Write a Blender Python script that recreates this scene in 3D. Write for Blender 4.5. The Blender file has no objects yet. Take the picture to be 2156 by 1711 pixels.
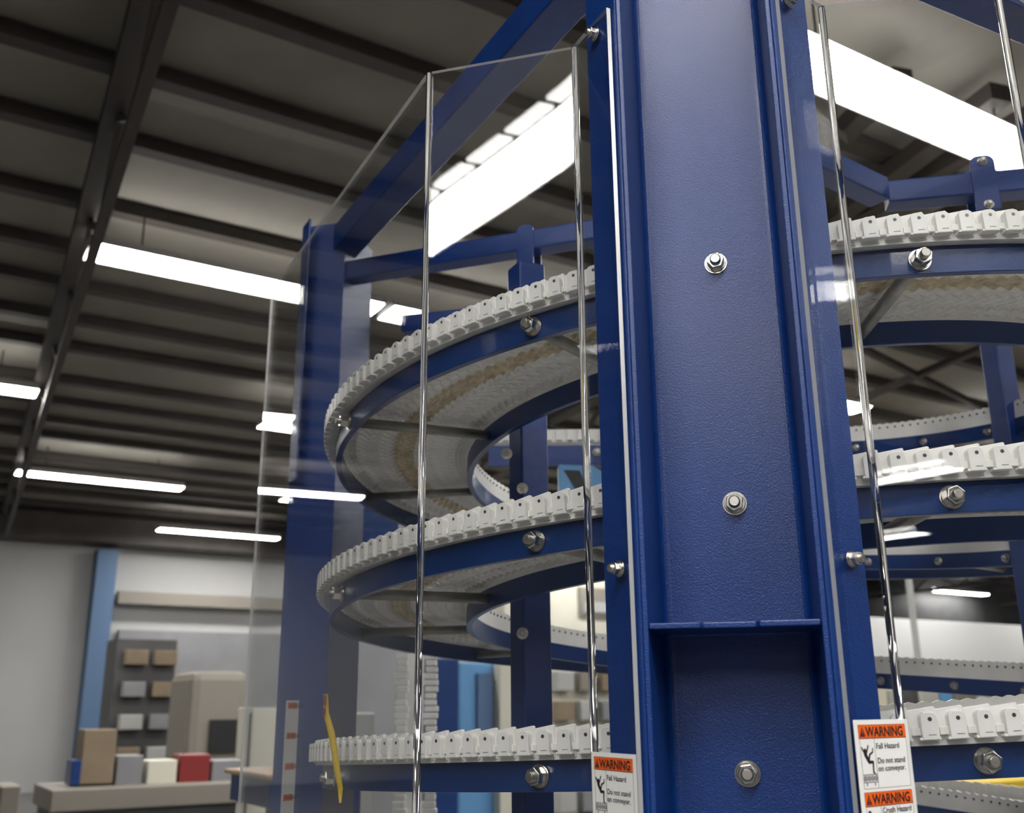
import bpy, bmesh, math, random
from mathutils import Vector, Matrix
random.seed(4)
PI = math.pi
COL = bpy.context.scene.collection
rad = math.radians

# ------------------------------------------------------------------ camera model
F_, TH, RO, CZ = 2130.3, .2886, -.0079, 1.5
ct, st = math.cos(TH), math.sin(TH); cr, sr = math.cos(RO), math.sin(RO)
FW = Vector((0, ct, st)); U0 = Vector((0, -st, ct)); R0 = Vector((1, 0, 0))
RT = cr*R0 + sr*U0; UP = -sr*R0 + cr*U0
CAM = Vector((0, 0, CZ))
def ray(x, y): return FW + (x-1078)/F_*RT + (855.5-y)/F_*UP
def atD(x, y, D):
    d = ray(x, y); return CAM + d*(D/math.hypot(d.x, d.y))
def atz(x, y, z):
    d = ray(x, y); return CAM + d*((z-CZ)/d.z)
UU = Vector((.852, .524, 0)).normalized(); VV = Vector((-UU.y, UU.x, 0))
def uv(u, v, z=0): return UU*u + VV*v + Vector((0, 0, z))
def atv(x, y, v):
    d = ray(x, y); p = CAM + d*(v/d.dot(VV)); return p.dot(UU), p.z

# ------------------------------------------------------------------ materials
def mat(name, col, rough=.5, metal=0, bump=None, noise=None, emit=None, coat=0, spec=.5, cr_=.08):
    m = bpy.data.materials.new(name); m.use_nodes = True
    nt = m.node_tree; b = nt.nodes['Principled BSDF']
    b.inputs['Base Color'].default_value = (*col, 1); b.inputs['Roughness'].default_value = rough
    b.inputs['Metallic'].default_value = metal; b.inputs['Specular IOR Level'].default_value = spec
    b.inputs['Coat Weight'].default_value = coat; b.inputs['Coat Roughness'].default_value = cr_
    tc = nt.nodes.new('ShaderNodeTexCoord')
    if noise:
        sc, amt = noise
        n = nt.nodes.new('ShaderNodeTexNoise'); n.inputs['Scale'].default_value = sc; n.inputs['Detail'].default_value = 5
        r = nt.nodes.new('ShaderNodeMapRange'); r.inputs[1].default_value = .3; r.inputs[2].default_value = .7
        r.inputs[3].default_value = 1-amt; r.inputs[4].default_value = 1+amt
        mx = nt.nodes.new('ShaderNodeMix'); mx.data_type = 'RGBA'; mx.blend_type = 'MULTIPLY'; mx.inputs[0].default_value = 1
        mx.inputs[6].default_value = (*col, 1)
        nt.links.new(tc.outputs['Object'], n.inputs['Vector']); nt.links.new(n.outputs[0], r.inputs[0])
        nt.links.new(r.outputs[0], mx.inputs[7]); nt.links.new(mx.outputs[2], b.inputs['Base Color'])
    if bump:
        sc, stg, dist = bump
        n = nt.nodes.new('ShaderNodeTexNoise'); n.inputs['Scale'].default_value = sc; n.inputs['Detail'].default_value = 2
        bp = nt.nodes.new('ShaderNodeBump'); bp.inputs['Strength'].default_value = stg; bp.inputs['Distance'].default_value = dist
        nt.links.new(tc.outputs['Object'], n.inputs['Vector']); nt.links.new(n.outputs[0], bp.inputs['Height'])
        nt.links.new(bp.outputs[0], b.inputs['Normal'])
    if emit:
        b.inputs['Emission Color'].default_value = (*emit[0], 1); b.inputs['Emission Strength'].default_value = emit[1]
    return m
M = {}
M['blue'] = mat('powder_coat_blue', (.001, .031, .18), .38, bump=(560, .6, .0012), noise=(6, .12), coat=.22, spec=.45, cr_=.25)
M['blue_dark'] = mat('rail_blue', (.003, .032, .15), .36, bump=(420, .2, .001), noise=(8, .15), coat=.2)
M['white'] = mat('acetal_white', (.84, .825, .79), .32, noise=(30, .05))
M['white_belt'] = mat('belt_white', (.68, .675, .66), .16, noise=(40, .06))
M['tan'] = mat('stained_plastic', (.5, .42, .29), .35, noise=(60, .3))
M['pin'] = mat('pin_grey', (.12, .12, .12), .35, metal=.6)
M['groove'] = mat('groove_dark', (.09, .09, .09), .6)
M['steel'] = mat('stainless', (.62, .6, .56), .24, metal=1, noise=(90, .15))
M['rod'] = mat('galvanised_rod', (.3, .295, .28), .45, metal=.75, noise=(30, .2), bump=(120, .3, .0005))
M['weld'] = mat('stainless_thread', (.5, .48, .44), .35, metal=1, bump=(900, .5, .0006))
M['label'] = mat('label_white', (.88, .88, .87), .35)
M['orange'] = mat('label_orange', (.9, .13, .01), .4)
M['ink'] = mat('label_ink', (.012, .01, .014), .5)
M['deck'] = mat('roof_deck', (.24, .222, .195), .7, noise=(1.2, .15))
M['joist'] = mat('joist_brown', (.045, .036, .032), .6, noise=(3, .2))
M['wall'] = mat('wall_white', (.42, .42, .42), .7, noise=(.6, .05))
M['floor'] = mat('floor_grey', (.13, .125, .12), .45, noise=(1.5, .1))
M['lamp'] = mat('lamp_glow', (1, 1, 1), .5, emit=((1, .98, .93), 17))
M['lamp_up'] = mat('lamp_slot_glow', (1, 1, 1), .5, emit=((1, .98, .93), 5))
M['housing'] = mat('lamp_housing', (.5, .5, .5), .4)
M['pale_blue'] = mat('column_pale_blue', (.075, .14, .26), .5)
M['grey'] = mat('cabinet_grey', (.2, .2, .215), .5, noise=(2, .1))
M['lgrey'] = mat('panel_light_grey', (.36, .36, .35), .5, noise=(2, .08))
M['dgrey'] = mat('dark_grey', (.05, .05, .052), .5, noise=(3, .2))
M['wood'] = mat('bench_wood', (.5, .33, .19), .5, noise=(5, .15))
M['card'] = mat('cardboard', (.2, .15, .1), .7, noise=(5, .1))
M['red'] = mat('red_plastic', (.2, .02, .02), .4)
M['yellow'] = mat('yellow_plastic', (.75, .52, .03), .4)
M['brown'] = mat('beam_brown', (.2, .18, .155), .6)
M['black'] = mat('black_plastic', (.012, .012, .014), .35)
M['skyblue'] = mat('cabinet_blue', (.12, .3, .55), .4, noise=(2, .1))
M['cream'] = mat('cream_board', (.55, .53, .45), .6, noise=(2, .06))

def glass_thin():
    m = bpy.data.materials.new('clear_polycarbonate'); m.use_nodes = True; nt = m.node_tree; nt.nodes.clear()
    o = nt.nodes.new('ShaderNodeOutputMaterial'); t = nt.nodes.new('ShaderNodeBsdfTransparent'); g = nt.nodes.new('ShaderNodeBsdfGlossy')
    t.inputs[0].default_value = (.97, .975, .98, 1); g.inputs['Roughness'].default_value = .0
    ge = nt.nodes.new('ShaderNodeNewGeometry'); dt = nt.nodes.new('ShaderNodeVectorMath'); dt.operation = 'DOT_PRODUCT'
    nt.links.new(ge.outputs['Incoming'], dt.inputs[0]); nt.links.new(ge.outputs['Normal'], dt.inputs[1])
    def mth(op, a, b=None):
        n = nt.nodes.new('ShaderNodeMath'); n.operation = op
        for i, q in enumerate((a, b)):
            if q is None: continue
            if isinstance(q, (int, float)): n.inputs[i].default_value = q
            else: nt.links.new(q, n.inputs[i])
        return n.outputs[0]
    f = mth('ADD', mth('MULTIPLY', mth('POWER', mth('SUBTRACT', 1.0, mth('ABSOLUTE', dt.outputs['Value'])), 5.0), .95), .045)
    mx = nt.nodes.new('ShaderNodeMixShader')
    nt.links.new(f, mx.inputs[0]); nt.links.new(t.outputs[0], mx.inputs[1]); nt.links.new(g.outputs[0], mx.inputs[2])
    nt.links.new(mx.outputs[0], o.inputs[0]); return m
M['pane'] = glass_thin()
def glass_solid():
    m = bpy.data.materials.new('polycarbonate_bend'); m.use_nodes = True; nt = m.node_tree; nt.nodes.clear()
    o = nt.nodes.new('ShaderNodeOutputMaterial'); g = nt.nodes.new('ShaderNodeBsdfGlass'); g.inputs['IOR'].default_value = 1.58
    g.inputs['Roughness'].default_value = .02
    nt.links.new(g.outputs[0], o.inputs[0]); return m
M['bend'] = glass_solid()
def edge_mat():
    m = bpy.data.materials.new('polycarbonate_cut_edge'); m.use_nodes = True; nt = m.node_tree; nt.nodes.clear()
    o = nt.nodes.new('ShaderNodeOutputMaterial'); t = nt.nodes.new('ShaderNodeBsdfTransparent'); d = nt.nodes.new('ShaderNodeBsdfDiffuse')
    g = nt.nodes.new('ShaderNodeBsdfGlossy'); g.inputs['Roughness'].default_value = .3
    d.inputs[0].default_value = (.75, .76, .76, 1)
    a = nt.nodes.new('ShaderNodeMixShader'); a.inputs[0].default_value = .35; b = nt.nodes.new('ShaderNodeMixShader'); b.inputs[0].default_value = .65
    nt.links.new(d.outputs[0], a.inputs[1]); nt.links.new(g.outputs[0], a.inputs[2])
    nt.links.new(t.outputs[0], b.inputs[1]); nt.links.new(a.outputs[0], b.inputs[2]); nt.links.new(b.outputs[0], o.inputs[0]); return m
M['cut'] = edge_mat()

# ------------------------------------------------------------------ object helpers
def link(o): COL.objects.link(o); return o
def tag(o, label=None, cat=None, group=None, kind=None):
    if label: o['label'] = label
    if cat: o['category'] = cat
    if group: o['group'] = group
    if kind: o['kind'] = kind
    return o
def empty(name, loc, label, cat, group=None):
    o = link(bpy.data.objects.new(name, None)); o.location = loc; o.empty_display_size = .05
    return tag(o, label, cat, group)
def wloc(o):
    v = Vector((0, 0, 0))
    while o: v = v + Vector(o.location); o = o.parent
    return v
class MB:
    def __init__(s): s.v = []; s.f = []; s.sm = []
    def add(s, vs, fs, smooth=False):
        n = len(s.v); s.v += [tuple(v) for v in vs]; s.f += [tuple(i+n for i in f) for f in fs]; s.sm += [smooth]*len(fs); return s
    def box(s, o, x, y, z, dx, dy, dz):   # o centre, axes x y z, full sizes
        o = Vector(o); x = Vector(x)*dx/2; y = Vector(y)*dy/2; z = Vector(z)*dz/2
        vs = [o+a*x+b*y+c*z for c in (-1, 1) for b in (-1, 1) for a in (-1, 1)]
        return s.add(vs, [(0, 2, 3, 1), (4, 5, 7, 6), (0, 1, 5, 4), (2, 6, 7, 3), (0, 4, 6, 2), (1, 3, 7, 5)])
    def beam(s, a, b, w, h, up=(0, 0, 1)):
        a = Vector(a); b = Vector(b); d = (b-a); L = d.length; d.normalize(); x = d.cross(Vector(up)).normalized(); z = x.cross(d)
        return s.box((a+b)/2, d, x, z, L, w, h)
    def prism(s, pts, o, x, y, n, t):     # polygon pts in (x,y) frame, extruded t along n
        o = Vector(o); x = Vector(x); y = Vector(y); n = Vector(n)
        k = len(pts)
        a = [o+x*p[0]+y*p[1] for p in pts]; b = [q+n*t for q in a]
        return s.add(a+b, [tuple(reversed(range(k))), tuple(range(k, 2*k))]+[(i, (i+1) % k, (i+1) % k+k, i+k) for i in range(k)])
    def cyl(s, a, b, r, n=16, r2=None, smooth=True):
        a = Vector(a); b = Vector(b); d = (b-a).normalized(); x = d.orthogonal().normalized(); y = d.cross(x)
        r2 = r if r2 is None else r2
        A = [a+(x*math.cos(2*PI*i/n)+y*math.sin(2*PI*i/n))*r for i in range(n)]
        B = [b+(x*math.cos(2*PI*i/n)+y*math.sin(2*PI*i/n))*r2 for i in range(n)]
        k = len(s.v); s.v += [tuple(v) for v in A+B]
        s.f += [tuple(k+i for i in reversed(range(n))), tuple(k+n+i for i in range(n))]; s.sm += [False]*2
        s.f += [(k+i, k+(i+1) % n, k+(i+1) % n+n, k+i+n) for i in range(n)]; s.sm += [smooth]*n
        return s
    def build(s, name, m, parent=None, bevel=0, seg=2):
        me = bpy.data.meshes.new(name); me.from_pydata(s.v, [], s.f); me.update()
        for p, q in zip(me.polygons, s.sm): p.use_smooth = q
        me.materials.append(m)
        o = link(bpy.data.objects.new(name, me))
        if parent: o.parent = parent; o.location = -wloc(parent)
        if bevel:
            bv = o.modifiers.new('Bevel', 'BEVEL'); bv.width = bevel; bv.segments = seg; bv.limit_method = 'ANGLE'; bv.angle_limit = rad(40)
        return o
Z = Vector((0, 0, 1)); X = Vector((1, 0, 0)); Y = Vector((0, 1, 0))

def nut(parent, p, n, r=.0115, stud=.006, stick=.011, name='bolt', washer=True, rot=.2):
    """flange nut with threaded stud on a washer, axis n, seated at p"""
    p = Vector(p); n = Vector(n).normalized(); x = n.orthogonal().normalized(); y = n.cross(x)
    m = MB()
    hexp = [(math.cos(PI/3*i+rot)*r*.92, math.sin(PI/3*i+rot)*r*.92) for i in range(6)]
    m.prism(hexp, p+n*.003, x, y, n, stick*.75)
    o = m.build(name, M['steel'], parent, bevel=.0009)
    w = MB(); w.cyl(p, p+n*.0018, r*1.16, 28); w.cyl(p+n*.0018, p+n*.0036, r*1.04, 28, r*.98)
    w.build('washer', M['steel'], o)
    s_ = MB(); e = p+n*(stick+.004); s_.cyl(p+n*.002, e, stud, 20)
    s_.cyl(e, e+n*.0012, stud, 20, stud*.8)
    s_.build('threaded_stud', M['weld'], o)
    return o

# ------------------------------------------------------------------ spiral geometry
S = .31
C = Vector((1.8351*S, 6.8786*S, 0)); R = 3.0205*S; RI = 2.1489*S
RH = .1241*S
def hz(t):
    w = 0
    if t < -1: q = min(1, -(t+1)); w = .0363*q*q*(3-2*q)
    return CZ + S*(1.8334 + t - .0314*math.sin(2*PI*t) + w)
def th(t): return -PI/2 + 2*PI*t
def tt(deg, coil): return (deg+90)/360 - coil
def hp(t, r, dz=0):
    a = th(t); return Vector((C.x+r*math.cos(a), C.y+r*math.sin(a), hz(t)+dz))
def sweep(m, t0, t1, prof, step=1/240, smooth=True, caps=True):
    """prof: list of (r, dz), closed"""
    n = max(2, int(round((t1-t0)/step))); k = len(prof)
    vs = []; fs = []
    for i in range(n+1):
        t = t0+(t1-t0)*i/n
        vs += [hp(t, r, dz) for r, dz in prof]
    for i in range(n):
        for j in range(k):
            a = i*k+j; b = i*k+(j+1) % k
            fs.append((a, b, b+k, a+k))
    m.add(vs, fs, False)
    if caps: m.add([vs[j] for j in range(k)], [tuple(range(k))]); m.add([vs[n*k+j] for j in range(k)], [tuple(reversed(range(k)))])
    return m
TS, TE = -3.25, .47
wordsT = ['top', 'middle', 'bottom']
BOLT_AZ = [-157.5, -125, -92.6, -60, -27.5, 5, 37.7, 70.5, 103, 136, 168.5]

# side rails, one thing per turn (joint hidden on the far side, azimuth 90)
turns = [(-.48, TE, 'upper'), (-1.48, -.48, 'middle'), (-2.48, -1.48, 'lower'), (TS, -2.48, 'lowest')]
for (a, b, w) in turns:
    for side, r0, r1, txt in (('outer_side_rail', R-.012, R, 'outer'), ('inner_side_rail', RI-.012, RI, 'inner')):
        rt = empty(side, hp(a, r0), f'blue curved steel {txt} side rail carrying the {w} turn of the white spiral belt', 'rail', f'curved blue {txt} rails')
        m = MB(); sweep(m, a, b, [(r0, -RH), (r1, -RH), (r1, -.0006), (r0, -.0006)])
        m.build('rail_bar', M['blue_dark'], rt, bevel=.001, seg=2)
        if txt == 'outer':
            k0 = 0
            for coil in range(0, 4):
                for az in BOLT_AZ:
                    t = tt(az, coil)
                    if a <= t < b and t < .3 and (az < -50 or az > 30):
                        an = th(t); n = Vector((math.cos(an), math.sin(an), 0))
                        nut(rt, hp(t, R+.0002, -RH*.5), n, r=.0125, stud=.0064, stick=.020, rot=az)
            m = MB(); any_ = False
        # slots on inner face of the rail, seen on the far side
        if txt == 'inner':
            for coil in range(0, 4):
                for az in (24, 40, 56, 72):
                    t = tt(az, coil)
                    if a <= t < b:
                        an = th(t); n = -Vector((math.cos(an), math.sin(an), 0))
                        nut(rt, hp(t, RI-.0122, -RH*.5), n, r=.009, stud=.0045, stick=.008)
# cross rods under the belt
for coil in range(0, 4):
    for az in BOLT_AZ:
        t = tt(az, coil)
        if not (TS < t < TE): continue
        m = MB(); m.cyl(hp(t, R-.0125, -RH*.5), hp(t, RI+.0005, -RH*.5), .0095, 20)
        o = m.build('cross_rod', M['rod'])
        w = ['top', 'middle', 'bottom', 'lowest'][coil]
        where = {-157.5: 'at the far left of', -125: 'left of the big column on', -92.6: 'right of the big column on'}.get(az, 'around the back of')
        tag(o, f'grey steel spacer rod under the belt {where} the {w} turn', 'rod', 'spacer rods between the rails')

# ------------------------------------------------------------------ belt
belt = empty('spiral_conveyor_belt', hp(TS, (R+RI)/2), 'white modular plastic belt spiralling up between blue rails with toothed side walls', 'conveyor belt')
NP = 198
def belt_z(u, ph):
    """underside relief: u 0..1 across, ph link phase"""
    wv = .42*math.sin(u*2*PI*6.5)
    return -.0042*(.5+.5*math.cos(2*PI*(ph+wv))) - (.0020 if math.cos(2*PI*ph)*math.cos(u*2*PI*15) > .3 else 0)
def belt_part(u0, u1, name, m_, lab=None):
    nu = max(4, int(round(72*(u1-u0)))); sub = 7; n = int((TE-TS)*NP*sub)
    vs = []; fs = []
    ri, ro = RI+.0008, R-.0125
    for i in range(n+1):
        t = TS+(TE-TS)*i/n; ph = (t*NP) % 1
        a = th(t); ca, sa, z = math.cos(a), math.sin(a), hz(t)
        for j in range(nu+1):
            u = u0+(u1-u0)*j/nu; r = ri+(ro-ri)*u
            vs.append((C.x+r*ca, C.y+r*sa, z+.0065+belt_z(u, ph)))
    k = nu+1
    for i in range(n):
        for j in range(nu): fs.append((i*k+j, i*k+j+1, (i+1)*k+j+1, (i+1)*k+j))
    # top skin, coarse
    off = len(vs); n2 = n//sub
    for i in range(n2+1):
        t = TS+(TE-TS)*i/n2; a = th(t); z = hz(t)+.0115
        for r in (ri+(ro-ri)*u0, ri+(ro-ri)*u1): vs.append((C.x+r*math.cos(a), C.y+r*math.sin(a), z))
    for i in range(n2): q = off+2*i; fs.append((q, q+2, q+3, q+1))
    m = MB(); m.v = vs; m.f = fs; m.sm = [True]*len(fs)
    o = m.build(name, m_, belt)
    if lab: o['label'] = lab
belt_part(0, .44, 'belt_surface', M['white_belt'])
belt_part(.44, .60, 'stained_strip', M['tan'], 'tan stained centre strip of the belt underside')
belt_part(.60, 1, 'belt_surface', M['white_belt'])
# wear strip under the lugs, and inner side wall with serrated top
m = MB(); sweep(m, TS, TE, [(R-.012, 0), (R+.013, 0), (R+.013, .005), (R-.012, .004)]); m.build('edge_strip', M['white'], belt)
m = MB(); vs = []; fs = []
n = int((TE-TS)*NP*2)
for i in range(n+1):
    t = TS+(TE-TS)*i/n; top = .044 if i % 2 else .041
    vs += [hp(t, RI-.010, -.002), hp(t, RI+.002, -.002), hp(t, RI+.001, top), hp(t, RI-.006, top)]
for i in range(n):
    for j in range(4): a = i*4+j; b = i*4+(j+1) % 4; fs.append((a, b, b+4, a+4))
m.add(vs, fs); m.build('inner_side_wall', M['white'], belt)
m = MB()
for i in range(int((TE-TS)*NP)):
    t = TS+(i+.5)/NP
    a = th(t); n_ = Vector((math.cos(a), math.sin(a), 0)); p = hp(t, RI-.0085, .031)
    m.cyl(p, p-n_*.0014, .0028, 6)
tag(m.build('pin_hole_row', M['groove'], belt), kind='stuff')
# one side link: local x tangent (to the right seen from outside), y outward, z up, origin at rail radius R
def link_mesh(dark=False):
    m = MB(); d = MB()
    # shingled side plate, slightly turned
    pl = [(-.0170, .003), (.0150, .003), (.0150, .0405), (.0135, .0420), (-.0150, .0385), (-.0170, .0365)]
    ang = rad(5); ax = Vector((math.cos(ang), math.sin(ang), 0)); an = Vector((-math.sin(ang), math.cos(ang), 0))
    m.prism(pl, Vector((0, .0085, 0)), ax, Z, an, .0055)
    # lower block and its hinge bar
    m.box((0, .0150, .0155), X, Y, Z, .0300, .0085, .0085)
    # tab with rounded top
    w = .0094; cx = .0035; zt = .036; zb = .0065; ra = .0065
    pts = [(cx-w, zb), (cx+w, zb)]
    for i in range(7): q = PI/2*i/6; pts.append((cx+w-ra+ra*math.cos(q), zt-ra+ra*math.sin(q)))
    for i in range(7): q = PI/2*i/6; pts.append((cx-w+ra-ra*math.sin(q), zt-ra+ra*math.cos(q)))
    m.prism(pts, Vector((0, .0255, 0)), X, Z, -Y, .0125)
    # foot under the tab
    m.box((cx-.001, .0165, .0075), X, Y, Z, .0230, .0170, .0030)
    d.cyl((cx+.001, .0240, .0285), (cx+.001, .0258, .0285), .0023, 14)
    d.box((cx+.0015, .0252, .0118), X, Y, Z, .0085, .0012, .0006)
    for q in (m, d): q.v = [(-a, b, c) for a, b, c in q.v]; q.f = [f[::-1] for f in q.f]
    return m, d
lm, ld = link_mesh()
tmp = lm.build('side_link', M['white'], None, bevel=.0008, seg=2); lmesh = tmp.data
dmp = ld.build('hinge_pin', M['pin'], None); dmesh = dmp.data
bpy.data.objects.remove(tmp); bpy.data.objects.remove(dmp)
near = []
for coil in range(3):
    for i in range(int(TS*NP)-1, int(TE*NP)):
        t = (i+.35)/NP
        az = math.degrees(th(t + coil))
        if -98 < az < -83.7 or -164 < az < -117.4: near.append((coil, i))
near = near[:100] if len(near) <= 100 else [q for q in near]
near.sort(key=lambda q: 0 if True else 0)
def az_of(i, coil): return math.degrees(th((i+.35)/NP+coil))
near.sort(key=lambda q: abs(az_of(q[1], q[0])+105)); near = set(i for _, i in near[:100])
def lmat(t):
    a = th(t); n_ = Vector((math.cos(a), math.sin(a), 0)); tg = Vector((-math.sin(a), math.cos(a), 0))
    sl = (hz(t+.001)-hz(t-.001))/(2*PI*.002*R); x = -(tg+Z*sl).normalized(); z = x.cross(n_)
    Mx = Matrix(((x.x, n_.x, z.x, 0), (x.y, n_.y, z.y, 0), (x.z, n_.z, z.z, 0), (0, 0, 0, 1)))
    # right handed: x tangent, y outward -> z must be x cross y
    return Matrix.Translation(hp(t, R)) @ Mx
far = MB(); fard = MB(); BL = Matrix.Translation(-wloc(belt))
flip = Matrix.Diagonal((1, 1, 1, 1))
for i in range(int(TS*NP)+1, int(TE*NP)-1):
    t = (i+.35)/NP; W = lmat(t)
    if W.to_3x3().determinant() < 0: W = W @ Matrix.Diagonal((1, 1, -1, 1))
    if i in near:
        o = link(bpy.data.objects.new('side_link', lmesh)); o.parent = belt; o.matrix_local = BL @ W
        bv = o.modifiers.new('Bevel', 'BEVEL'); bv.width = .0008; bv.segments = 2; bv.limit_method = 'ANGLE'
        d = link(bpy.data.objects.new('hinge_pin', dmesh)); d.parent = o
    else:
        far.add([W @ Vector(v) for v in lm.v], lm.f); fard.add([W @ Vector(v) for v in ld.v], ld.f)
fo = tag(far.build('side_link_row', M['white'], belt), kind='stuff')
fd = tag(fard.build('hinge_pin_row', M['pin'], belt), kind='stuff')

# ------------------------------------------------------------------ main columns (channel section facing outward)
P0 = Vector((.2225, 1.0466, 0)); NA = rad(-104)
def frame(k):
    """column k (0 near, 1 left, 2 back, 3 right): lip centre, right (seen from outside), inward"""
    q = Matrix.Rotation(-PI/2*k, 3, 'Z')
    N = Vector((math.cos(NA), math.sin(NA), 0)); T = Vector((-N.y, N.x, 0))
    return C + q @ (P0-C), q @ T, q @ -N
def colpt(k, s, i, z=0):
    p, T, I = frame(k); return p + T*s + I*i + Z*z
def loft(m, prof, z0, z1, fr, smooth_idx=()):
    p, T, I = fr; k = len(prof)
    vs = [p+T*a+I*b+Z*z0 for a, b in prof] + [p+T*a+I*b+Z*z1 for a, b in prof]
    m.add(vs, [tuple(range(k)), tuple(reversed(range(k, 2*k)))])
    m.add(vs, [(i, (i+1) % k+k if False else i+k, (i+1) % k+k, (i+1) % k) for i in range(k)])
    return m
HW, DP, TF, TWB = .0920, .112, .0058, .0075
def channel_prof():
    fr_ = .011; pr = [(-HW, 0), (-HW+TF, 0)]
    t2 = TF*1.9   # tapered flange
    for i in range(6): q = PI/2*i/5; pr.append((-HW+t2+fr_-fr_*math.cos(q), DP-fr_+fr_*math.sin(q)))
    for i in range(6): q = PI/2*(1-i/5); pr.append((HW-t2-fr_+fr_*math.cos(q), DP-fr_+fr_*math.sin(q)))
    pr += [(HW-TF, 0), (HW, 0), (HW, DP+TWB), (-HW, DP+TWB)]
    return pr
TOPZ = 2.70
names = ['broad blue steel channel column standing in the foreground with three stainless bolts',
         'blue steel column at the left behind clear guard panels carrying a warning strip',
         'blue steel column at the back of the spiral', 'blue steel column at the right of the spiral']
for k in range(4):
    if k == 2: continue
    fr = frame(k); p, T, I = fr
    col = empty('machine_column', (p.x, p.y, 0), names[k], 'column', 'spiral frame columns')
    m = MB(); loft(m, channel_prof(), 0, TOPZ, fr); m.build('channel', M['blue'], col, bevel=.0012)
    for s in (-1, 1):
        # bent mounting flange running back from the lip
        d = (T*(-.2715*s) + I*.9624) if False else (T*(.73*s) + I*.68).normalized()
        a = p + T*(HW*s) + I*.001
        e = d.cross(Z)
        zf = 2.02 if (k == 1 and s > 0) else 0
        m = MB(); m.box(a + d*.029 + Z*((TOPZ+zf)/2) , d, e, Z, .058, .005, TOPZ-.002-zf)
        m.build('mounting_flange', M['blue'], col, bevel=.001)
    # stiffener plates between the flanges
    for zs in (1.579, .7, 2.45) if k == 0 else (1.2, 2.2):
        w = HW-TF-.0006; n1 = .030; dep = .006
        pts = [(-w, .002), (-n1-.004, .002), (-n1, .002+dep), (n1*.75, .002+dep+.0015), (n1*.75+.004, .002), (w, .002), (w, DP-.004), (-w, DP-.004)]
        m = MB(); m.prism([(a, b) for a, b in pts], p+Z*(zs-.003), T, I, Z, .006)
        if zs < 2: m.build('stiffener_plate', M['blue'], col, bevel=.0012)
    if k == 0:
        for (x, y) in ((1507, 555), (1547, 1060), (1574, 1628)):
            d = ray(x, y); n_ = -I; q0 = p + I*DP
            tt_ = (q0-CAM).dot(n_)/d.dot(n_); nut(col, CAM+d*tt_, n_, r=.0118, stud=.0066, stick=.012, rot=.35+x)
    else:
        for zz in (1.42, 1.73, 2.03): nut(col, p+I*DP+Z*zz, -I, r=.0118, stud=.0066)

# ------------------------------------------------------------------ clear guards
def guard(pts, z0, z1, label, name='clear_guard_panel', bow=0, lips=None, root_at=None):
    """pts: plan points from column outwards; one pane part per flat, glass bends between"""
    g = empty(name, (pts[0].x, pts[0].y, z0), label, 'guard panel', 'clear polycarbonate guards')
    TK = .0055
    for i in range(len(pts)-1):
        a, b = pts[i], pts[i+1]; d = (b-a); L = d.length; d = d.normalized(); n_ = d.cross(Z)
        if n_.dot((a+b)/2-C) < 0: n_ = -n_
        s0 = .0035 if i > 0 else 0; s1 = L-(.0035 if i < len(pts)-2 else 0)
        m = MB()
        nb = 14 if bow and i == 1 else 1
        zs = [z0+(z1-z0)*q/(10 if nb > 1 else 1) for q in range(11 if nb > 1 else 2)]
        ss = [s0+(s1-s0)*q/nb for q in range(nb+1)]
        def P(s, z, o):
            f = (s-s0)/(s1-s0); bb = bow*4*f*(1-f) if nb > 1 else 0
            return a+d*s+n_*(o+bb)+Z*z
        for o_, rev in ((TK, 0), (0, 1)):
            vs = [P(s, z, o_) for z in zs for s in ss]; k = len(ss); fs = []
            for r_ in range(len(zs)-1):
                for c_ in range(k-1):
                    f = (r_*k+c_, r_*k+c_+1, (r_+1)*k+c_+1, (r_+1)*k+c_); fs.append(f[::-1] if rev else f)
            m.add(vs, fs, nb > 1)
        m.build('clear_pane', M['pane'], g)
        e = MB()
        for z in (z0, z1):
            e.add([P(s, z, o_) for s in (s0, s1) for o_ in (0, TK)], [(0, 1, 3, 2)])
        ends = ([s0] if i == 0 else []) + ([s1] if i == len(pts)-2 else [])
        for s in ends: e.add([P(s, z, o_) for z in (z0, z1) for o_ in (0, TK)], [(0, 1, 3, 2)])
        # give the cut faces real depth
        eo = e.build('cut_edge', M['cut'], g)
    for i in range(1, len(pts)-1):
        b = pts[i]; o = (b-C); o.z = 0; o.normalize()
        m = MB(); c0 = b+o*.0022+Z*z0; m.cyl(c0, c0+Z*(z1-z0), .0044, 20)
        m.build('bent_corner', M['bend'], g)
    return g
PZ = 2.336
offs = .0075
def cp(s, i): return colpt(0, s, i)
def lipout(s):   # guard start on the mounting flange, offset outward
    p, T, I = frame(0)
    d = (T*(.73*s) + I*.68).normalized(); o = (T*(.68*s) - I*.73)
    return p + T*(HW*s) + d*.006 + o*.004
L0 = lipout(-1); R0_ = lipout(1)
gl = guard([L0, cp(-.1569, .0694), cp(-.3601, .0744), Vector((-.495, 1.953, 0))], .9, PZ,
           'tall bent clear plastic guard left of the foreground column reflecting a ceiling lamp', bow=-.0007)
gr = guard([R0_, cp(.1569, .0694), cp(.3601, .0744), cp(.915, .7056)], .9, PZ,
           'tall bent clear plastic guard right of the foreground column', bow=-.0007)
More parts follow.
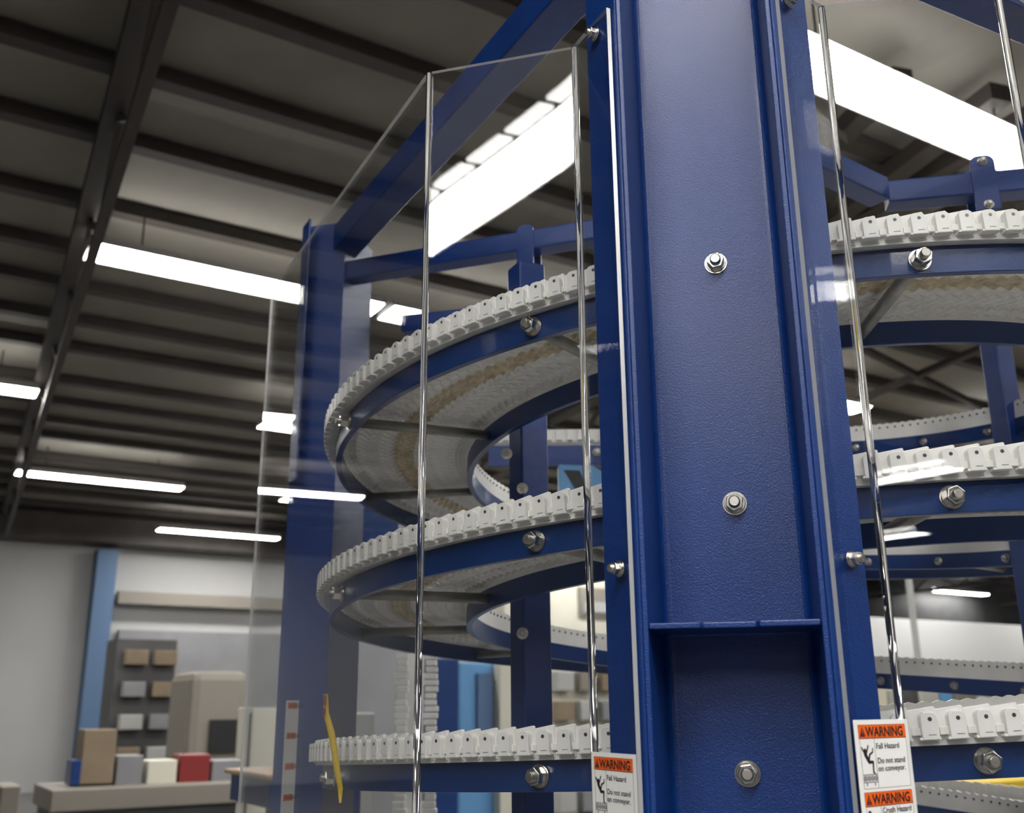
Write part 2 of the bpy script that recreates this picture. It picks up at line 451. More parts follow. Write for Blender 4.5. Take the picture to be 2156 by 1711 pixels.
# guard bolts (they hold the panes on the flanges)
def flange_bolt(x, y, s, g):
    p, T, I = frame(0); a, b = (L0, cp(-.1569, .0694)) if s < 0 else (R0_, cp(.1569, .0694))
    d = (b-a).normalized(); n_ = d.cross(Z); n_ = n_ if n_.dot((a+b)/2-C) > 0 else -n_
    r = ray(x, y); q = CAM + r*((a-CAM).dot(n_)/r.dot(n_))
    o = nut(g, q+n_*.0056, n_, r=.0078, stud=.0045, stick=.009, rot=.4)
flange_bolt(1262, 75, -1, gl); flange_bolt(1315, 1197, -1, gl); flange_bolt(1652, 8, 1, gr); flange_bolt(1783, 1178, 1, gr)

# ------------------------------------------------------------------ warning labels
def text_mesh(txt, size, org, x, y, n, m_, name, parent, sx=1.0, bold=0):
    cu = bpy.data.curves.new('txt', 'FONT'); cu.body = txt; cu.size = size; cu.offset = bold; cu.resolution_u = 3
    ob = bpy.data.objects.new('txt', cu); COL.objects.link(ob)
    dg = bpy.context.evaluated_depsgraph_get(); dg.update()
    me = bpy.data.meshes.new_from_object(ob.evaluated_get(dg)); bpy.data.objects.remove(ob)
    x = Vector(x); y = Vector(y); n = Vector(n); org = Vector(org)
    for v in me.vertices:
        c_ = v.co.copy(); v.co = org + x*(c_.x*sx) + y*c_.y + n*.00012
    me.materials.clear(); me.materials.append(m_); me.name = name
    o = link(bpy.data.objects.new(name, me)); o.parent = parent; o.location = -wloc(parent)
    return o
def rect(m, fr, x0, y0, x1, y1, h=.0):
    o, x, y, n = fr; m.prism([(x0, y0), (x1, y0), (x1, y1), (x0, y1)], o+n*h, x, y, n, .0001)
def stroke(m, fr, a, b, w, h=0, w2=None):
    o, x, y, n = fr; w2 = w if w2 is None else w2
    a = Vector(a); b = Vector(b); d = (b-a).normalized(); q = Vector((-d.y, d.x))
    pts = []
    for i in range(7): an = PI/2+PI*i/6; pts.append(a+(d*math.cos(an)+q*math.sin(an))*w/2)
    for i in range(7): an = -PI/2+PI*i/6; pts.append(b+(d*math.cos(an)+q*math.sin(an))*w2/2)
    m.prism([(v.x, v.y) for v in pts], o+n*h, x, y, n, .0001)
def disc(m, fr, c_, r, h=0, k=18):
    o, x, y, n = fr; m.prism([(c_[0]+r*math.cos(2*PI*i/k), c_[1]+r*math.sin(2*PI*i/k)) for i in range(k)], o+n*h, x, y, n, .0001)
def ring(m, fr, c_, r, w, h=0, k=20):
    o, x, y, n = fr
    vs = [o+x*(c_[0]+q*math.cos(2*PI*i/k))+y*(c_[1]+q*math.sin(2*PI*i/k))+n*(h+.0001) for q in (r-w, r) for i in range(k)]
    m.add(vs, [(i, (i+1) % k, (i+1) % k+k, i+k) for i in range(k)])
def frame_lines(m, fr, x0, y0, x1, y1, w, h=0):
    for q in ((x0, y0, x1, y0+w), (x0, y1-w, x1, y1), (x0, y0, x0+w, y1), (x1-w, y0, x1, y1)): rect(m, fr, *q, h)
def warning_label(org, x, n, W, label, panels=2, small=False):
    """org top left corner, x to the right, n outward"""
    y = Z.copy(); H = .0035+.0615*panels; PH = .0585
    lb = empty('warning_label', org-Z*H, label, 'label', 'warning stickers')
    fr = (Vector(org), Vector(x), y, Vector(n))
    m = MB(); o, xx, yy, nn = fr; m.prism([(0, -H), (W, -H), (W, 0), (0, 0)], o-nn*.0003, xx, yy, nn, .0003); m.build('backing', M['label'], lb)
    mi = MB(); mos = [MB() for _ in range(panels)]
    for k in range(panels):
        t = -.0045-k*.0615; x0 = .006; x1 = W-.006
        mo = mos[k]
        rect(mo, fr, x0, t-.0128, x1, t, .0001)
        frame_lines(mi, fr, x0, t-.0128, x1, t, .0003, .0002)
        if small: continue
        frame_lines(mi, fr, x0+.0008, t-PH, x1, t-.0128, .0003, .0001)
        xm = x0+.0235; rect(mi, fr, xm, t-PH, xm+.0003, t-.0128, .0001)
        # triangle
        o, xx, yy, nn = fr
        mi.prism([(x0+.002, t-.0112), (x0+.0105, t-.0112), (x0+.00625, t-.0018)], o+nn*.0002, xx, yy, nn, .0001)
        rect(mo, fr, x0+.0059, t-.0085, x0+.0066, t-.0045, .00035); rect(mo, fr, x0+.0059, t-.0102, x0+.0066, t-.0094, .00035)
    for mo in mos: mo.build('header_band', M['orange'], lb)
    for k in range(panels):
        t = -.0045-k*.0615; x0 = .006
        if small:
            text_mesh('WARNING', .0118, Vector(org)+Vector(x)*(x0+.004)+y*(t-.0105)+Vector(n)*.0003, x, y, n, M['ink'], 'lettering', lb, .78, .0002); continue
        text_mesh('WARNING', .0125, Vector(org)+Vector(x)*(x0+.0115)+y*(t-.0110)+Vector(n)*.0003, x, y, n, M['ink'], 'lettering', lb, (W-.012-.0125)/.0640, .00035)
        tx = Vector(org)+Vector(x)*(x0+.0252)
        sx = (W-.012-.026)/.046
        if k == 0:
            for txt, dy in (('Fall Hazard', .0225), ('Do not stand', .0360), ('on conveyor.', .0432)):
                text_mesh(txt, .0073, tx+y*(t-dy)+Vector(n)*.0003, x, y, n, M['ink'], 'lettering', lb, sx*1.06, .00008)
        else:
            for txt, dy, sz in (('Crush Hazard', .0195, .0073), ('• Keep hands clear', .0260, .0054)):
                text_mesh(txt, sz, tx+y*(t-dy)+Vector(n)*.0003, x, y, n, M['ink'], 'lettering', lb, sx*1.04, .00008)
    if not small:
        def Q(px, py): return (.0075+px, -.0045-py)
        # falling figure, panel one
        disc(mi, fr, Q(.0061, .0238), .0019, .0002)
        for a, b, w, w2 in (((.0012, .0212), (.0068, .0285), .0017, .002), ((.0068, .0285), (.0115, .0195), .0018, .0015),
                            ((.0062, .0275), (.0112, .0345), .0042, .0034), ((.0112, .0345), (.0170, .0345), .0030, .0024),
                            ((.0170, .0345), (.0165, .0440), .0024, .0018), ((.0165, .0440), (.0186, .0450), .0016, .0012),
                            ((.0108, .0330), (.0128, .0275), .0024, .002), ((.0128, .0275), (.0178, .0255), .0019, .0015), ((.0178, .0255), (.0182, .0222), .0014, .0012)):
            stroke(mi, fr, Q(*a), Q(*b), w, .0002, w2)
        frame_lines(mi, fr, *Q(.0006, .0530), *Q(.0222, .0455), .0005, .0002)
        for i in range(4): ring(mi, fr, Q(.0034+.0052*i, .0492), .0024, .0006, .0002); ring(mi, fr, Q(.0034+.0052*i, .0492), .0011, .0005, .0002)
        for q in (.0045, .0170): rect(mi, fr, *Q(q-.0004, .0560), *Q(q+.0006, .0530), .0002)
        # hand and rollers, panel two
        b_ = .0615
        for a, b, w, w2 in (((.004, .0185+b_), (.0110, .0270+b_), .0048, .004), ((.0110, .0270+b_), (.0160, .0290+b_), .0016, .0013),
                            ((.0110, .0270+b_), (.0150, .0320+b_), .0016, .0013), ((.0105, .0280+b_), (.0125, .0345+b_), .0016, .0013)):
            stroke(mi, fr, Q(*a), Q(*b), w, .0002, w2)
        for q in (.0070, .0150): ring(mi, fr, Q(q, .0420+b_), .0040, .0008, .0002)
    mi.build('pictogram', M['ink'], lb)
    return lb
# left label sits on the outer face of the first flat of the left guard
def flat_frame(a, b):
    d = (b-a).normalized(); n_ = d.cross(Z); n_ = n_ if n_.dot((a+b)/2-C) > 0 else -n_
    return d, n_
a, b = cp(-.1569, .0694), L0; d, n_ = flat_frame(a, b); Wl = (b-a).length
warning_label(a + n_*.0061 + d*.001 + Z*1.4535, d, n_, Wl-.0015, 'white and orange warning sticker at the foot of the guard left of the foreground column')
a, b = R0_, cp(.1569, .0694); d, n_ = flat_frame(a, b)
warning_label(a + n_*.0061 + d*.0045 + Z*1.4855, d, n_, Wl-.0015, 'white and orange warning sticker on the guard right of the foreground column')
# strip of stickers on the left rear column's flange
pA = atD(603, 1474, 2.30); pB = atD(630, 1474, 2.33); dd = (pB-pA); dd.z = 0; dl = dd.length; dd.normalize(); nn = -dd.cross(Z); nn = nn if nn.y < 0 else -nn
warning_label(pA, dd, nn, dl, 'narrow white strip of small orange warnings on the column at the far left', panels=4, small=True)

# ------------------------------------------------------------------ frame beams and inner posts
def tube(name, a, b, w, h, label, cat='beam', group=None, m_='blue'):
    m = MB(); m.beam(a, b, w, h); o = m.build(name, M[m_], None, bevel=.004, seg=3); return tag(o, label, cat, group)
c1 = colpt(0, 0, DP+.04); c2 = colpt(1, 0, DP+.03); c4 = colpt(3, 0, DP+.03)
zt = 2.66
tube('perimeter_beam', Vector((.215, 1.235, zt)), Vector((-.455, 2.44, zt)), .07, .07, 'blue square steel beam running overhead from the foreground column to the left rear column', 'beam', 'overhead frame beams')
q1 = colpt(0, 0, DP+.045, zt); q4 = colpt(3, 0, DP+.03, zt)
tube('perimeter_beam', q1+Vector((.05, .0, 0)), q4, .07, .07, 'blue square steel beam running overhead from the foreground column out of view to the right', 'beam', 'overhead frame beams')
za = 2.575
a0 = Vector((-.42, 2.405, za)); a1 = Vector((.50, 2.075, za))
tube('cross_beam', a0, a1, .05, .05, 'blue square steel cross arm reaching in above the top turn left of the column', 'beam', 'overhead cross arms')
zb = 2.53; b0 = Vector((.795, 1.93, zb)); b1 = Vector((1.62, 1.775, zb))
tube('cross_beam', b0, b1, .05, .05, 'blue square steel cross arm above the top turn at the right edge', 'beam', 'overhead cross arms')
tube('cross_beam', Vector((.33, 1.585, zb)), Vector((.775, 1.912, zb)), .05, .052, 'short blue cross arm meeting the right cross arm behind the foreground column', 'beam', 'overhead cross arms')
tube('cross_beam', Vector((-.30, 2.64, 2.52)), Vector((.45, 2.46, 2.52)), .05, .05, 'blue square steel arm beyond the left cross arm', 'beam', 'overhead cross arms')
def post(x, y, w, z1, label, ang=0):
    q = Matrix.Rotation(ang, 3, 'Z'); m = MB(); m.box((x, y, z1/2), q @ X, q @ Y, Z, w, w, z1)
    o = m.build('inner_post', M['blue'], None, bevel=.004, seg=3); return tag(o, label, 'post', 'posts inside the spiral')
pl = post(.030, 1.855, .056, 2.34, 'blue square post inside the spiral, left of the foreground column', rad(26))
pr = post(1.190, 2.345, .052, 2.55, 'blue square post inside the spiral at the right edge', rad(20))
for p_, (x, y, D) in ((pl, (1100, 1333, 1.82)), (pl, (1067, 955, 1.82)), (pl, (1100, 1028, 1.82))):
    q = atD(x, y, D); nut(p_, q+Vector((0, -.0, 0)), (q-CAM)*Vector((-1, -1, 0)).length*-1, r=.009, stud=.0045, stick=.009)
# strap brackets
def bracket(c_, d, w, h0, h1, label, bolts, y_off=.03):
    d = Vector(d).normalized(); n_ = d.cross(Z); n_ = n_ if n_.y < 0 else -n_
    br = empty('clamp_bracket', c_+Z*h0, label, 'bracket', 'clamp brackets on the cross arms')
    k = 6; ra = w*.35; pts = [(-w/2, h0), (w/2, h0)]
    for i in range(k+1): q = PI/2*i/k; pts.append((w/2-ra+ra*math.cos(q), h1-ra+ra*math.sin(q)))
    for i in range(k+1): q = PI/2*i/k; pts.append((-w/2+ra-ra*math.sin(q), h1-ra+ra*math.cos(q)))
    m = MB(); m.prism(pts, c_+n_*y_off, d, Z, n_, .005)
    m.prism(pts, c_-n_*(y_off+.005), d, Z, n_, .005); m.build('strap_plate', M['blue'], br, bevel=.0008)
    for z in bolts: nut(br, c_+n_*(y_off+.005)+Z*z, n_, r=.0085, stud=.004, stick=.007)
    return br
tA = (a1-a0).normalized()
cA = a0 + tA*((Vector((.045, 2.24, za))-a0).dot(tA)); bracket(cA, tA, .042, -.085, .036, 'blue strap bracket clamped round the left cross arm', (-.075,), .027)
tB = (b1-b0).normalized()
cB = b0 + tB*.19; bracket(cB, tB, .048, -.066, .058, 'upright blue bracket plate with two bolts on the right cross arm', (.044, -.055), .027)

# ------------------------------------------------------------------ exit conveyor behind, return chains
zE = 2.235
ex = empty('exit_conveyor', (-.05, 2.86, zE), 'short straight white toothed conveyor with blue rail behind the inner post', 'conveyor')
m = MB()
for i in range(18):
    x = -.05+i*.031; m.box((x, 2.842, zE+.02), X, Y, Z, .017, .012, .030)
m.box((.21, 2.855, zE+.022), X, Y, Z, .56, .014, .036); m.box((.21, 2.95, zE+.005), X, Y, Z, .56, .2, .01)
m.build('toothed_belt', M['white'], ex, bevel=.001)
m = MB(); m.box((.21, 2.855, zE-.038), X, Y, Z, .56, .012, .06); rb = m.build('side_rail', M['blue'], ex, bevel=.001)
nut(ex, (.245, 2.848, zE-.03), (0, -1, 0), r=.011); nut(ex, (.33, 2.848, zE-.03), (0, -1, 0), r=.011)
bx = empty('sensor_box', (.17, 2.80, 2.08), 'pale blue control box with a black window hanging below the exit conveyor', 'box')
m = MB(); m.prism([(0, 0), (.105, -.02), (.15, .05), (.10, .085), (0, .09)], (.13, 2.80, 2.07), X, Z, Y, .06); m.build('casing', M['skyblue'], bx, bevel=.004)
m = MB(); m.prism([(.045, .018), (.085, .010), (.06, .070), (.015, .072)], (.13, 2.799, 2.07), X, Z, -Y, .002); m.build('window', M['black'], bx)
for j, (x, D) in enumerate(((845, 3.5), (907, 3.5))):
    o = atD(x, 1500, D); m = MB()
    for i in range(60):
        z = .95+i*.021; w = .021+.003*math.sin(i*1.3); m.box((o.x+.002*math.sin(i*2), o.y, z), X, Y, Z, w*2, .03, .018)
    tag(m.build('vertical_chain', M['white'], None, bevel=.003), ['white link chain hanging vertically behind the spiral, left of the pair', 'white link chain hanging vertically behind the spiral, right of the pair'][j], 'chain', 'hanging white chains')

# ------------------------------------------------------------------ building
def box_uv(m, u0, u1, v0, v1, z0, z1): return m.box(uv((u0+u1)/2, (v0+v1)/2, (z0+z1)/2), UU, VV, Z, u1-u0, v1-v0, z1-z0)
def struct(name, m, mt): o = m.build(name, M[mt]); o['kind'] = 'structure'; return o
VW = 22.4; CEIL = 5.45
m = MB(); box_uv(m, -16, 46, -20, VW+.3, -.2, 0); struct('floor', m, 'floor')
m = MB(); box_uv(m, -16, 46, -20, VW+.3, CEIL, CEIL+.15)
struct('ceiling', m, 'deck')
m = MB(); box_uv(m, -16, 46, VW, VW+.3, 0, CEIL); struct('wall_back', m, 'wall')
m = MB(); box_uv(m, -16.3, -16, -20, VW+.3, 0, CEIL); struct('wall_left', m, 'wall')
m = MB(); box_uv(m, 46, 46.3, -20, VW+.3, 0, CEIL); struct('wall_right', m, 'wall')
m = MB(); box_uv(m, -16, 46, -20.3, -20, 0, CEIL); struct('wall_front', m, 'grey')
vj = [-7, -5.2, -3.5, -2.2] + [-.3, .6, 1.5, 2.35] + [4.2, 5.05, 5.95, 6.85, 7.95, 8.9, 9.75, 10.7, 11.6, 12.9, 13.9, 14.9, 15.8, 17.2, 18.2, 19.2, 20.1, 21.4]
for v in [-18.5, -16.2, -14, -11.5, -9.2]+vj:
    m = MB(); box_uv(m, -15, 45, v-.06, v+.06, CEIL-.12, CEIL-.021)
    tag(m.build('roof_purlin', M['joist']), 'dark roof purlin crossing under the ceiling deck', 'purlin', 'roof purlins')
tp = atz(290, 100, CEIL-.25); tq = atz(80, 850, CEIL-.25); TD = (tq-tp).normalized(); tp -= TD*((tp.dot(VV)+13)/TD.dot(VV)); TL = 34.6/TD.dot(VV)
for k in range(-2, 7):
    o_ = tp + UU*6.1*k; m = MB()
    m.beam(o_, o_+TD*TL, .20, .16)
    lo = Z*-.5+UU*.02; m.beam(o_+lo, o_+TD*TL+lo, .07, .07)
    v = 0; q = 0
    while v < TL-1:
        a = o_+TD*v+(lo if q else Z*-.07); b = o_+TD*(v+.8)+(Z*-.07 if q else lo); m.beam(a, b, .04, .04, UU); v += .8; q ^= 1
    tag(m.build('roof_truss', M['joist']), 'dark open web roof truss spanning the hall', 'truss', 'roof trusses')
for (p_, q_, w_) in (((1830, 402), (2065, 225), .16), ((1905, 395), (2140, 262), .12), ((1750, 300), (1880, 180), .14)):
    a = atz(*p_, CEIL-.22); b = atz(*q_, CEIL-.22); d = (b-a); m = MB(); m.beam(a-d*.8, b+d*.15, w_, .12)
    tag(m.build('roof_joist', M['joist']), 'dark roof joist above the right side of the spiral', 'joist', 'roof joists at the right')
# diagonal bracing seen through the right guard
for (p_, q_) in (((1790, 720), (2070, 860)), ((1790, 850), (2060, 735)), ((1560, 130), (1700, 240))):
    a = atz(*p_, 5.1); b = atz(*q_, 5.1); m = MB(); d = (b-a)*.6; m.beam(a-d, b+d, .07, .07)
    tag(m.build('cross_brace', M['joist']), 'dark diagonal roof brace crossing below the deck', 'brace', 'roof braces')
# conduit pipe
FX = {-1.25: (-5.05, -2.3, 6.5), -3.4: (-6.5, .8), -5.5: (-6.5, -1.1, 4), -12.2: (-9.6,), -17.2: (-13.4,), 3.24: (3.62, 6.12, 8.6, 12), 7.8: (.95, 3.47, 7.3, 12), 12.0: (-1.3, 3.7, 9.5, 16, 20.5), 16.4: (-3.35, 1.4, 5.5, 11), 20.5: (4.4, 8.7, 28.3)}  # includes unseen fixtures at far right, added to brighten the back wall
LZ = 4.9; FL = 2.44
def fixture(u, v, lab):
    f = empty('ceiling_light', uv(u, v, LZ), lab, 'ceiling light', 'fluorescent ceiling lights')
    m = MB(); p = uv(u+FL/2, v, LZ)
    # white trough with sloping sides
    pr = [(-.20, 0), (-.12, .09), (.12, .09), (.20, 0), (.19, 0), (.115, .075), (-.115, .075), (-.19, 0)]
    m.prism(pr, uv(u, v, LZ), VV, Z, UU, FL)
    for e in (0, FL-.01): m.prism([(-.20, 0), (-.12, .09), (.12, .09), (.20, 0)], uv(u+e, v, LZ), VV, Z, UU, .01)
    m.build('housing', M['housing'], f)
    m = MB(); m.prism([(-.18, .004), (-.11, .07), (.11, .07), (.18, .004), (.12, -.012), (-.12, -.012)], uv(u+.015, v, LZ), VV, Z, UU, FL-.03); m.build('diffuser', M['lamp'], f)
    m = MB()
    for i in range(6): box_uv(m, u+.06+i*.4, u+.06+i*.4+.33, v+.125, v+.20, LZ+.10, LZ+.13)
    m.build('uplight_slots', M['lamp_up'], f)
    m = MB()
    for e in (.4, FL-.4): m.cyl(uv(u+e, v, LZ+.085), uv(u+e, v, CEIL-.1), .008, 8)
    m.build('hanger', M['joist'], f)
for v, us in FX.items():
    for u in us: fixture(u, v, {(3.24, 3.62): 'bright long ceiling light at the upper right above the spiral', (7.8, .95): 'long ceiling light behind the top of the left column'}.get((v, u), 'long white fluorescent ceiling light hanging below the roof'))

# ------------------------------------------------------------------ things in the hall, placed on planes at their own distance
GROUND = {'partition', 'control_cabinet', 'blue_cabinet', 'white_post', 'dark_post', 'shelf_unit', 'locker', 'wall_bay', 'storage_rack', 'packing_machine', 'support_pole', 'signal_post', 'pole', 'white_pipe', 'blue_trestle', 'yellow_machine', 'white_partition', 'plastic_drum'}
def bgbox(name, x0, y0, x1, y1, v, dep, mt, label, cat, group=None, parts=None, bevel=.01):
    ground = name in GROUND
    ym = max(200, (y0+y1)/2); ua, zt_ = atv(x0, ym, v); ub, zb_ = atv(x1, ym, v); _, z2 = atv((x0+x1)/2, y0, v); _, z3 = atv((x0+x1)/2, y1, v)
    m = MB(); box_uv(m, min(ua, ub), max(ua, ub), v, v+dep, 0 if ground else max(.0, z3), z2)
    o = m.build(name, M[mt], None, bevel=bevel); tag(o, label, cat, group); return o, ua, ub, z3, z2
def sub(parent, name, mt, ua, ub, va, vb, za_, zb_):
    m = MB(); box_uv(m, ua, ub, va, vb, za_, zb_); return m.build(name, M[mt], parent)
o, ua, ub, z0, z1 = bgbox('wall_column', 192, 1090, 236, 1500, 21.9, .4, 'pale_blue', 'pale blue building column against the far wall', 'column')
m = MB(); box_uv(m, ua, ub, 21.9, 22.35, 0, 4.65); o.data = m.build('wall_column', M['pale_blue']).data; bpy.data.objects.remove(bpy.data.objects['wall_column.001']) if 'wall_column.001' in bpy.data.objects else None
m = MB(); box_uv(m, -15, 45, 21.6, 22.3, 4.75, 5.25); tag(m.build('wall_header_beam', M['joist']), 'dark beam running along the top of the far wall', 'beam')
bgbox('cable_tray', 248, 1252, 640, 1278, 22.0, .3, 'brown', 'brown cable tray fixed along the far wall', 'cable tray')
bay, ua, ub, z0, z1 = bgbox('wall_bay', 235, 1330, 640, 1640, 22.1, .25, 'grey', 'grey roller door in the far wall behind the machines', 'roller door')
rk, ua, ub, z0, z1 = bgbox('storage_rack', 232, 1345, 362, 1640, 17, .8, 'dgrey', 'dark storage rack full of boxes left of the far wall bay', 'rack')
for i in range(4):
    h = z0+(z1-z0)*(.12+.23*i)
    for j in range(2):
        bgm = ['card', 'lgrey', 'grey', 'card'][(i+j) % 4]; m = MB(); ux = ua+.12+(ub-ua)*.48*j; box_uv(m, ux, ux+(ub-ua)*.36, 16.8, 17.0, h, h+.22)
        tag(m.build('storage_box', M[bgm], None, bevel=.01), 'small box on the dark storage rack far behind', 'box', 'boxes on the dark rack')
mc, ua, ub, z0, z1 = bgbox('packing_machine', 398, 1412, 522, 1600, 14, 1.2, 'brown', 'beige grey machine cabinet beside the dark rack', 'machine', bevel=.12)
sub(mc, 'control_panel', 'black', ua+(ub-ua)*.35, ub-.02, 13.93, 14.0, z0+.1, z0+(z1-z0)*.45)
wb, ua, ub, z0, z1 = bgbox('work_bench', 108, 1655, 512, 1700, 9, 1.0, 'brown', 'cluttered dark work bench at the lower left', 'workbench')
sub(wb, 'bench_body', 'dgrey', ua+.04, ub-.04, 9.05, 9.95, .05, z0-.002)
for (bx0, by0, bx1, by1, mt, nm, lb_, ct_) in ((172, 1535, 242, 1650, 'card', 'cardboard_box', 'brown cardboard box standing at the left of the cluttered bench', 'box'),
        (245, 1590, 300, 1654, 'grey', 'parts_bin', 'grey bin on the bench beside the brown box', 'bin'), (310, 1600, 372, 1654, 'cream', 'paper_stack', 'cream stack of papers in the middle of the bench', 'papers'),
        (378, 1588, 442, 1654, 'red', 'tool_case', 'red case on the bench', 'case'), (150, 1600, 171, 1654, 'blue_dark', 'parts_cup', 'small blue cup at the left end of the bench', 'cup'),
        (446, 1600, 508, 1654, 'grey', 'parts_tray', 'grey tray at the right end of the bench', 'tray')):
    bgbox(nm, bx0, by0, bx1, by1, 9.3, .3, mt, lb_, ct_)
bgbox('plastic_drum', 0, 1655, 42, 1711, 8, .5, 'brown', 'brown bin standing at the lower left corner', 'bin')
# seen through the left guard
pn, ua, ub, z0, z1 = bgbox('partition', 690, 1225, 838, 1640, 9, .1, 'grey', 'grey partition screen seen behind the bottom turn', 'partition')
bgbox('control_cabinet', 710, 1500, 790, 1575, 7, .4, 'lgrey', 'small grey cabinet in front of the partition', 'cabinet')
bgbox('support_pole', 700, 1225, 711, 1570, 4.6, .03, 'blue', 'thin dark blue pole behind the left end of the spiral', 'pole')
cb, ua, ub, z0, z1 = bgbox('blue_cabinet', 968, 1395, 1048, 1620, 7, .6, 'skyblue', 'light blue glazed cabinet behind the bottom turn', 'cabinet')
sub(cb, 'door_panel', 'pale_blue', ua+(ub-ua)*.42, ub-.06, 6.97, 7.0, z0+.2, z1-.08)
bgbox('white_post', 1052, 1395, 1078, 1640, 6.9, .1, 'cream', 'white post beside the light blue cabinet', 'post')
bgbox('dark_post', 918, 1385, 966, 1640, 6.5, .2, 'blue_dark', 'dark blue upright between the hanging chain and the blue cabinet', 'post')
off, ua, ub, z0, z1 = bgbox('office_box', 1060, 1130, 1420, 1345, 17.5, .6, 'cream', 'cream mezzanine office wall with a window', 'office')
wu, wz1 = atv(1216, 1236, 17.5); wu2, wz0 = atv(1300, 1300, 17.5)
sub(off, 'window', 'brown', wu, wu2, 17.44, 17.5, wz0, wz1); sub(off, 'window_blind', 'lgrey', wu+.1, wu2-.1, 17.41, 17.44, wz0+.08, (wz0+wz1)/2)
sh, ua, ub, z0, z1 = bgbox('shelf_unit', 1155, 1395, 1420, 1640, 13, .6, 'cream', 'cream shelving unit full of bins between the posts', 'shelf')
for r_ in range(5):
    for c_ in range(6):
        sub_w = (ub-ua)/6; uu_ = ua+c_*sub_w+.06; zz_ = z1-.42-r_*.42
        m = MB(); box_uv(m, uu_, uu_+sub_w*.7, 12.8, 13.0, zz_, zz_+.27)
        tag(m.build('storage_bin', M[['lgrey', 'brown', 'card', 'lgrey', 'grey'][(r_*2+c_) % 5]], None, bevel=.01), 'small storage bin on the cream shelving unit', 'bin', 'bins on the cream shelving')
# left edge, lower
bn, ua, ub, z0, z1 = bgbox('packing_table', 560, 1628, 680, 1640, 3.9, .55, 'wood', 'wooden topped blue table at the foot of the left column', 'table')
sub(bn, 'apron', 'blue_dark', ua+.02, ub-.02, 3.93, 4.40, z0-.10, z0-.001)
for q in (ua+.04, ub-.09): sub(bn, 'leg', 'blue_dark', q, q+.05, 3.95, 4.0, .0, z0-.10)
bgbox('locker', 528, 1490, 584, 1620, 11, .5, 'cream', 'beige lockers behind the left guard', 'locker')
bgbox('signal_post', 586, 1468, 598, 1711, 4.2, .05, 'lgrey', 'pale grey post beside the left column', 'post')
bgbox('pole', 523, 1500, 528, 1650, 6, .03, 'black', 'thin black pole left of the guard edge', 'pole')
# yellow reflection in the left guard, built as an opaque strip
yt = empty('yellow_reflection', atD(700, 1700, 1.6), 'yellow reflection with red lettering, built solid, at the left end of the bottom turn', 'strip')
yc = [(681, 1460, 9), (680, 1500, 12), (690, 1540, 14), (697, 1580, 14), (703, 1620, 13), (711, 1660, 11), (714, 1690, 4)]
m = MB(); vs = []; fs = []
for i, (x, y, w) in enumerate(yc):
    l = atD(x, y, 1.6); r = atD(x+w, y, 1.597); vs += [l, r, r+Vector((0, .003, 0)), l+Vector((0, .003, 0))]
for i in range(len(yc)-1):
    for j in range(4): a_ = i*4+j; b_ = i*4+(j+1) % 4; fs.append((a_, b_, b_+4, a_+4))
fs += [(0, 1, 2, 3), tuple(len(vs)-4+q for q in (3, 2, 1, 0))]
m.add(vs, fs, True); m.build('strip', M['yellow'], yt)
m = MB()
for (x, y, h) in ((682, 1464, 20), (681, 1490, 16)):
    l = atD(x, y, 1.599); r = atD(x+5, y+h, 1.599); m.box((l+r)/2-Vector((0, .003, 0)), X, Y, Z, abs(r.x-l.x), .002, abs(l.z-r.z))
m.build('red_marking', M['red'], yt)
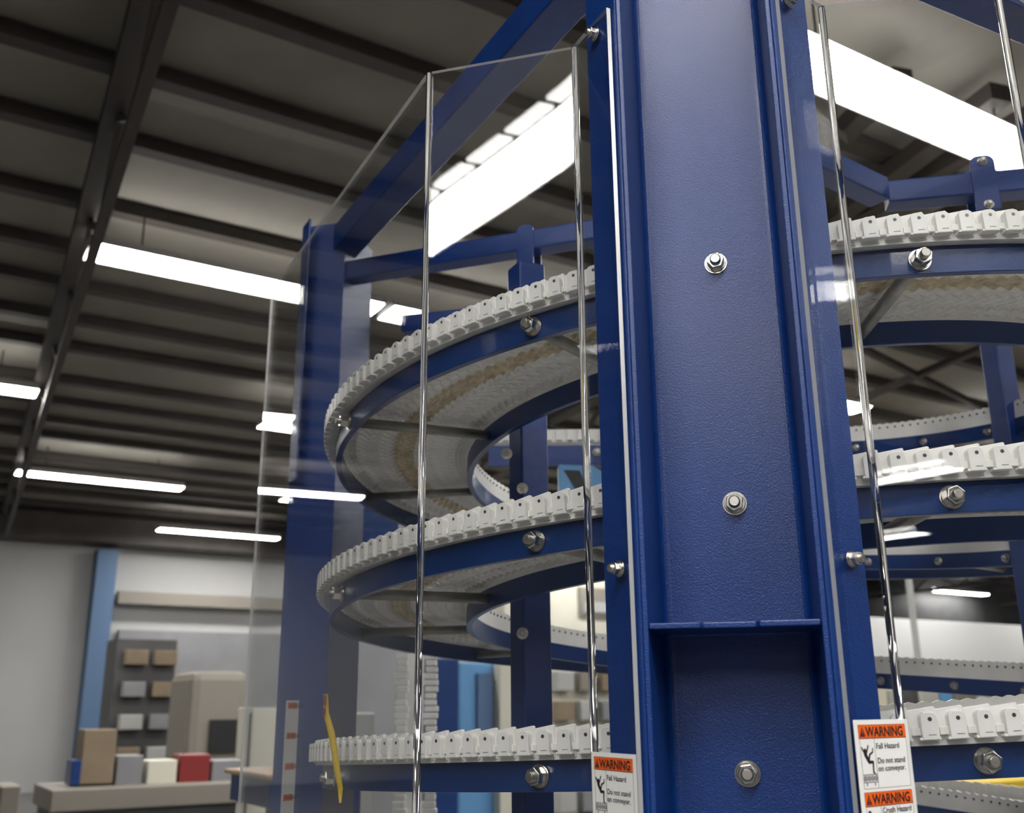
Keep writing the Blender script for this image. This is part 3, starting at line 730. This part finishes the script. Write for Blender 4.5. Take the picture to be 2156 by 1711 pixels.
# blue trestle at lower left inside
bgbox('blue_trestle', 730, 1622, 762, 1711, 3.2, .05, 'blue', 'dark blue support plate below the bottom turn at the left', 'support')
hd, ua, ub, z0, z1 = bgbox('blue_hood', 692, 1000, 868, 1264, 4.9, .3, 'blue_dark', 'large dark blue hood behind the left end of the middle turn', 'hood')
bgbox('white_partition', 1800, 1314, 2420, 1470, 13, .1, 'label', 'long white partition behind the right turns', 'partition')
# seen at the right
bgbox('yellow_machine', 2040, 1640, 2300, 1700, 8, 1, 'yellow', 'yellow machine top beyond the lower turn at the right edge', 'machine')
bgbox('white_pipe', 1919, 1120, 1927, 1420, 9, .06, 'lgrey', 'thin pale vertical pipe behind the right turns', 'pipe')
bgbox('dark_duct', 1780, 1215, 2300, 1312, 21.05, .4, 'dgrey', 'dark duct band high on the far wall at the right', 'duct')
for i, (x0, x1, mt) in enumerate(((1842, 1870, 'cream'), (1874, 1895, 'lgrey'), (1920, 1936, 'dgrey'), (1945, 1980, 'lgrey'), (1984, 2008, 'skyblue'), (2018, 2060, 'brown'), (2064, 2100, 'cream'), (2104, 2150, 'grey'))):
    bgbox('shelf_item', x0, 1445+(i*7) % 12, x1, 1520, 10, .3, mt, ['cream', 'pale grey', 'black narrow', 'grey wide', 'bright blue', 'brown', 'second cream', 'dark grey'][i]+' container on the shelf between the right turns', 'container', 'containers behind the right turns')
bgbox('long_shelf', 1800, 1521, 2400, 1530, 9.9, .6, 'lgrey', 'long grey shelf behind the right turns', 'shelf')

# ------------------------------------------------------------------ camera, world, render look
cam = bpy.data.cameras.new('camera'); co = link(bpy.data.objects.new('camera', cam)); bpy.context.scene.camera = co
cam.sensor_width = 36; cam.sensor_fit = 'HORIZONTAL'; cam.lens = 36*F_/2156; cam.clip_start = .02; cam.clip_end = 200
Mx = Matrix((RT, UP, -FW)).transposed().to_4x4(); co.matrix_world = Matrix.Translation(CAM) @ Mx
cam.dof.use_dof = True; cam.dof.focus_distance = 1.34; cam.dof.aperture_fstop = 6
w = bpy.data.worlds.new('world'); bpy.context.scene.world = w; w.use_nodes = True
w.node_tree.nodes['Background'].inputs[0].default_value = (.9, .93, 1, 1); w.node_tree.nodes['Background'].inputs[1].default_value = .5
sc = bpy.context.scene
sc.view_settings.view_transform = 'Standard'; sc.view_settings.look = 'None'; sc.view_settings.gamma = 1; sc.view_settings.use_curve_mapping = False
sc.view_settings.exposure = 1.42
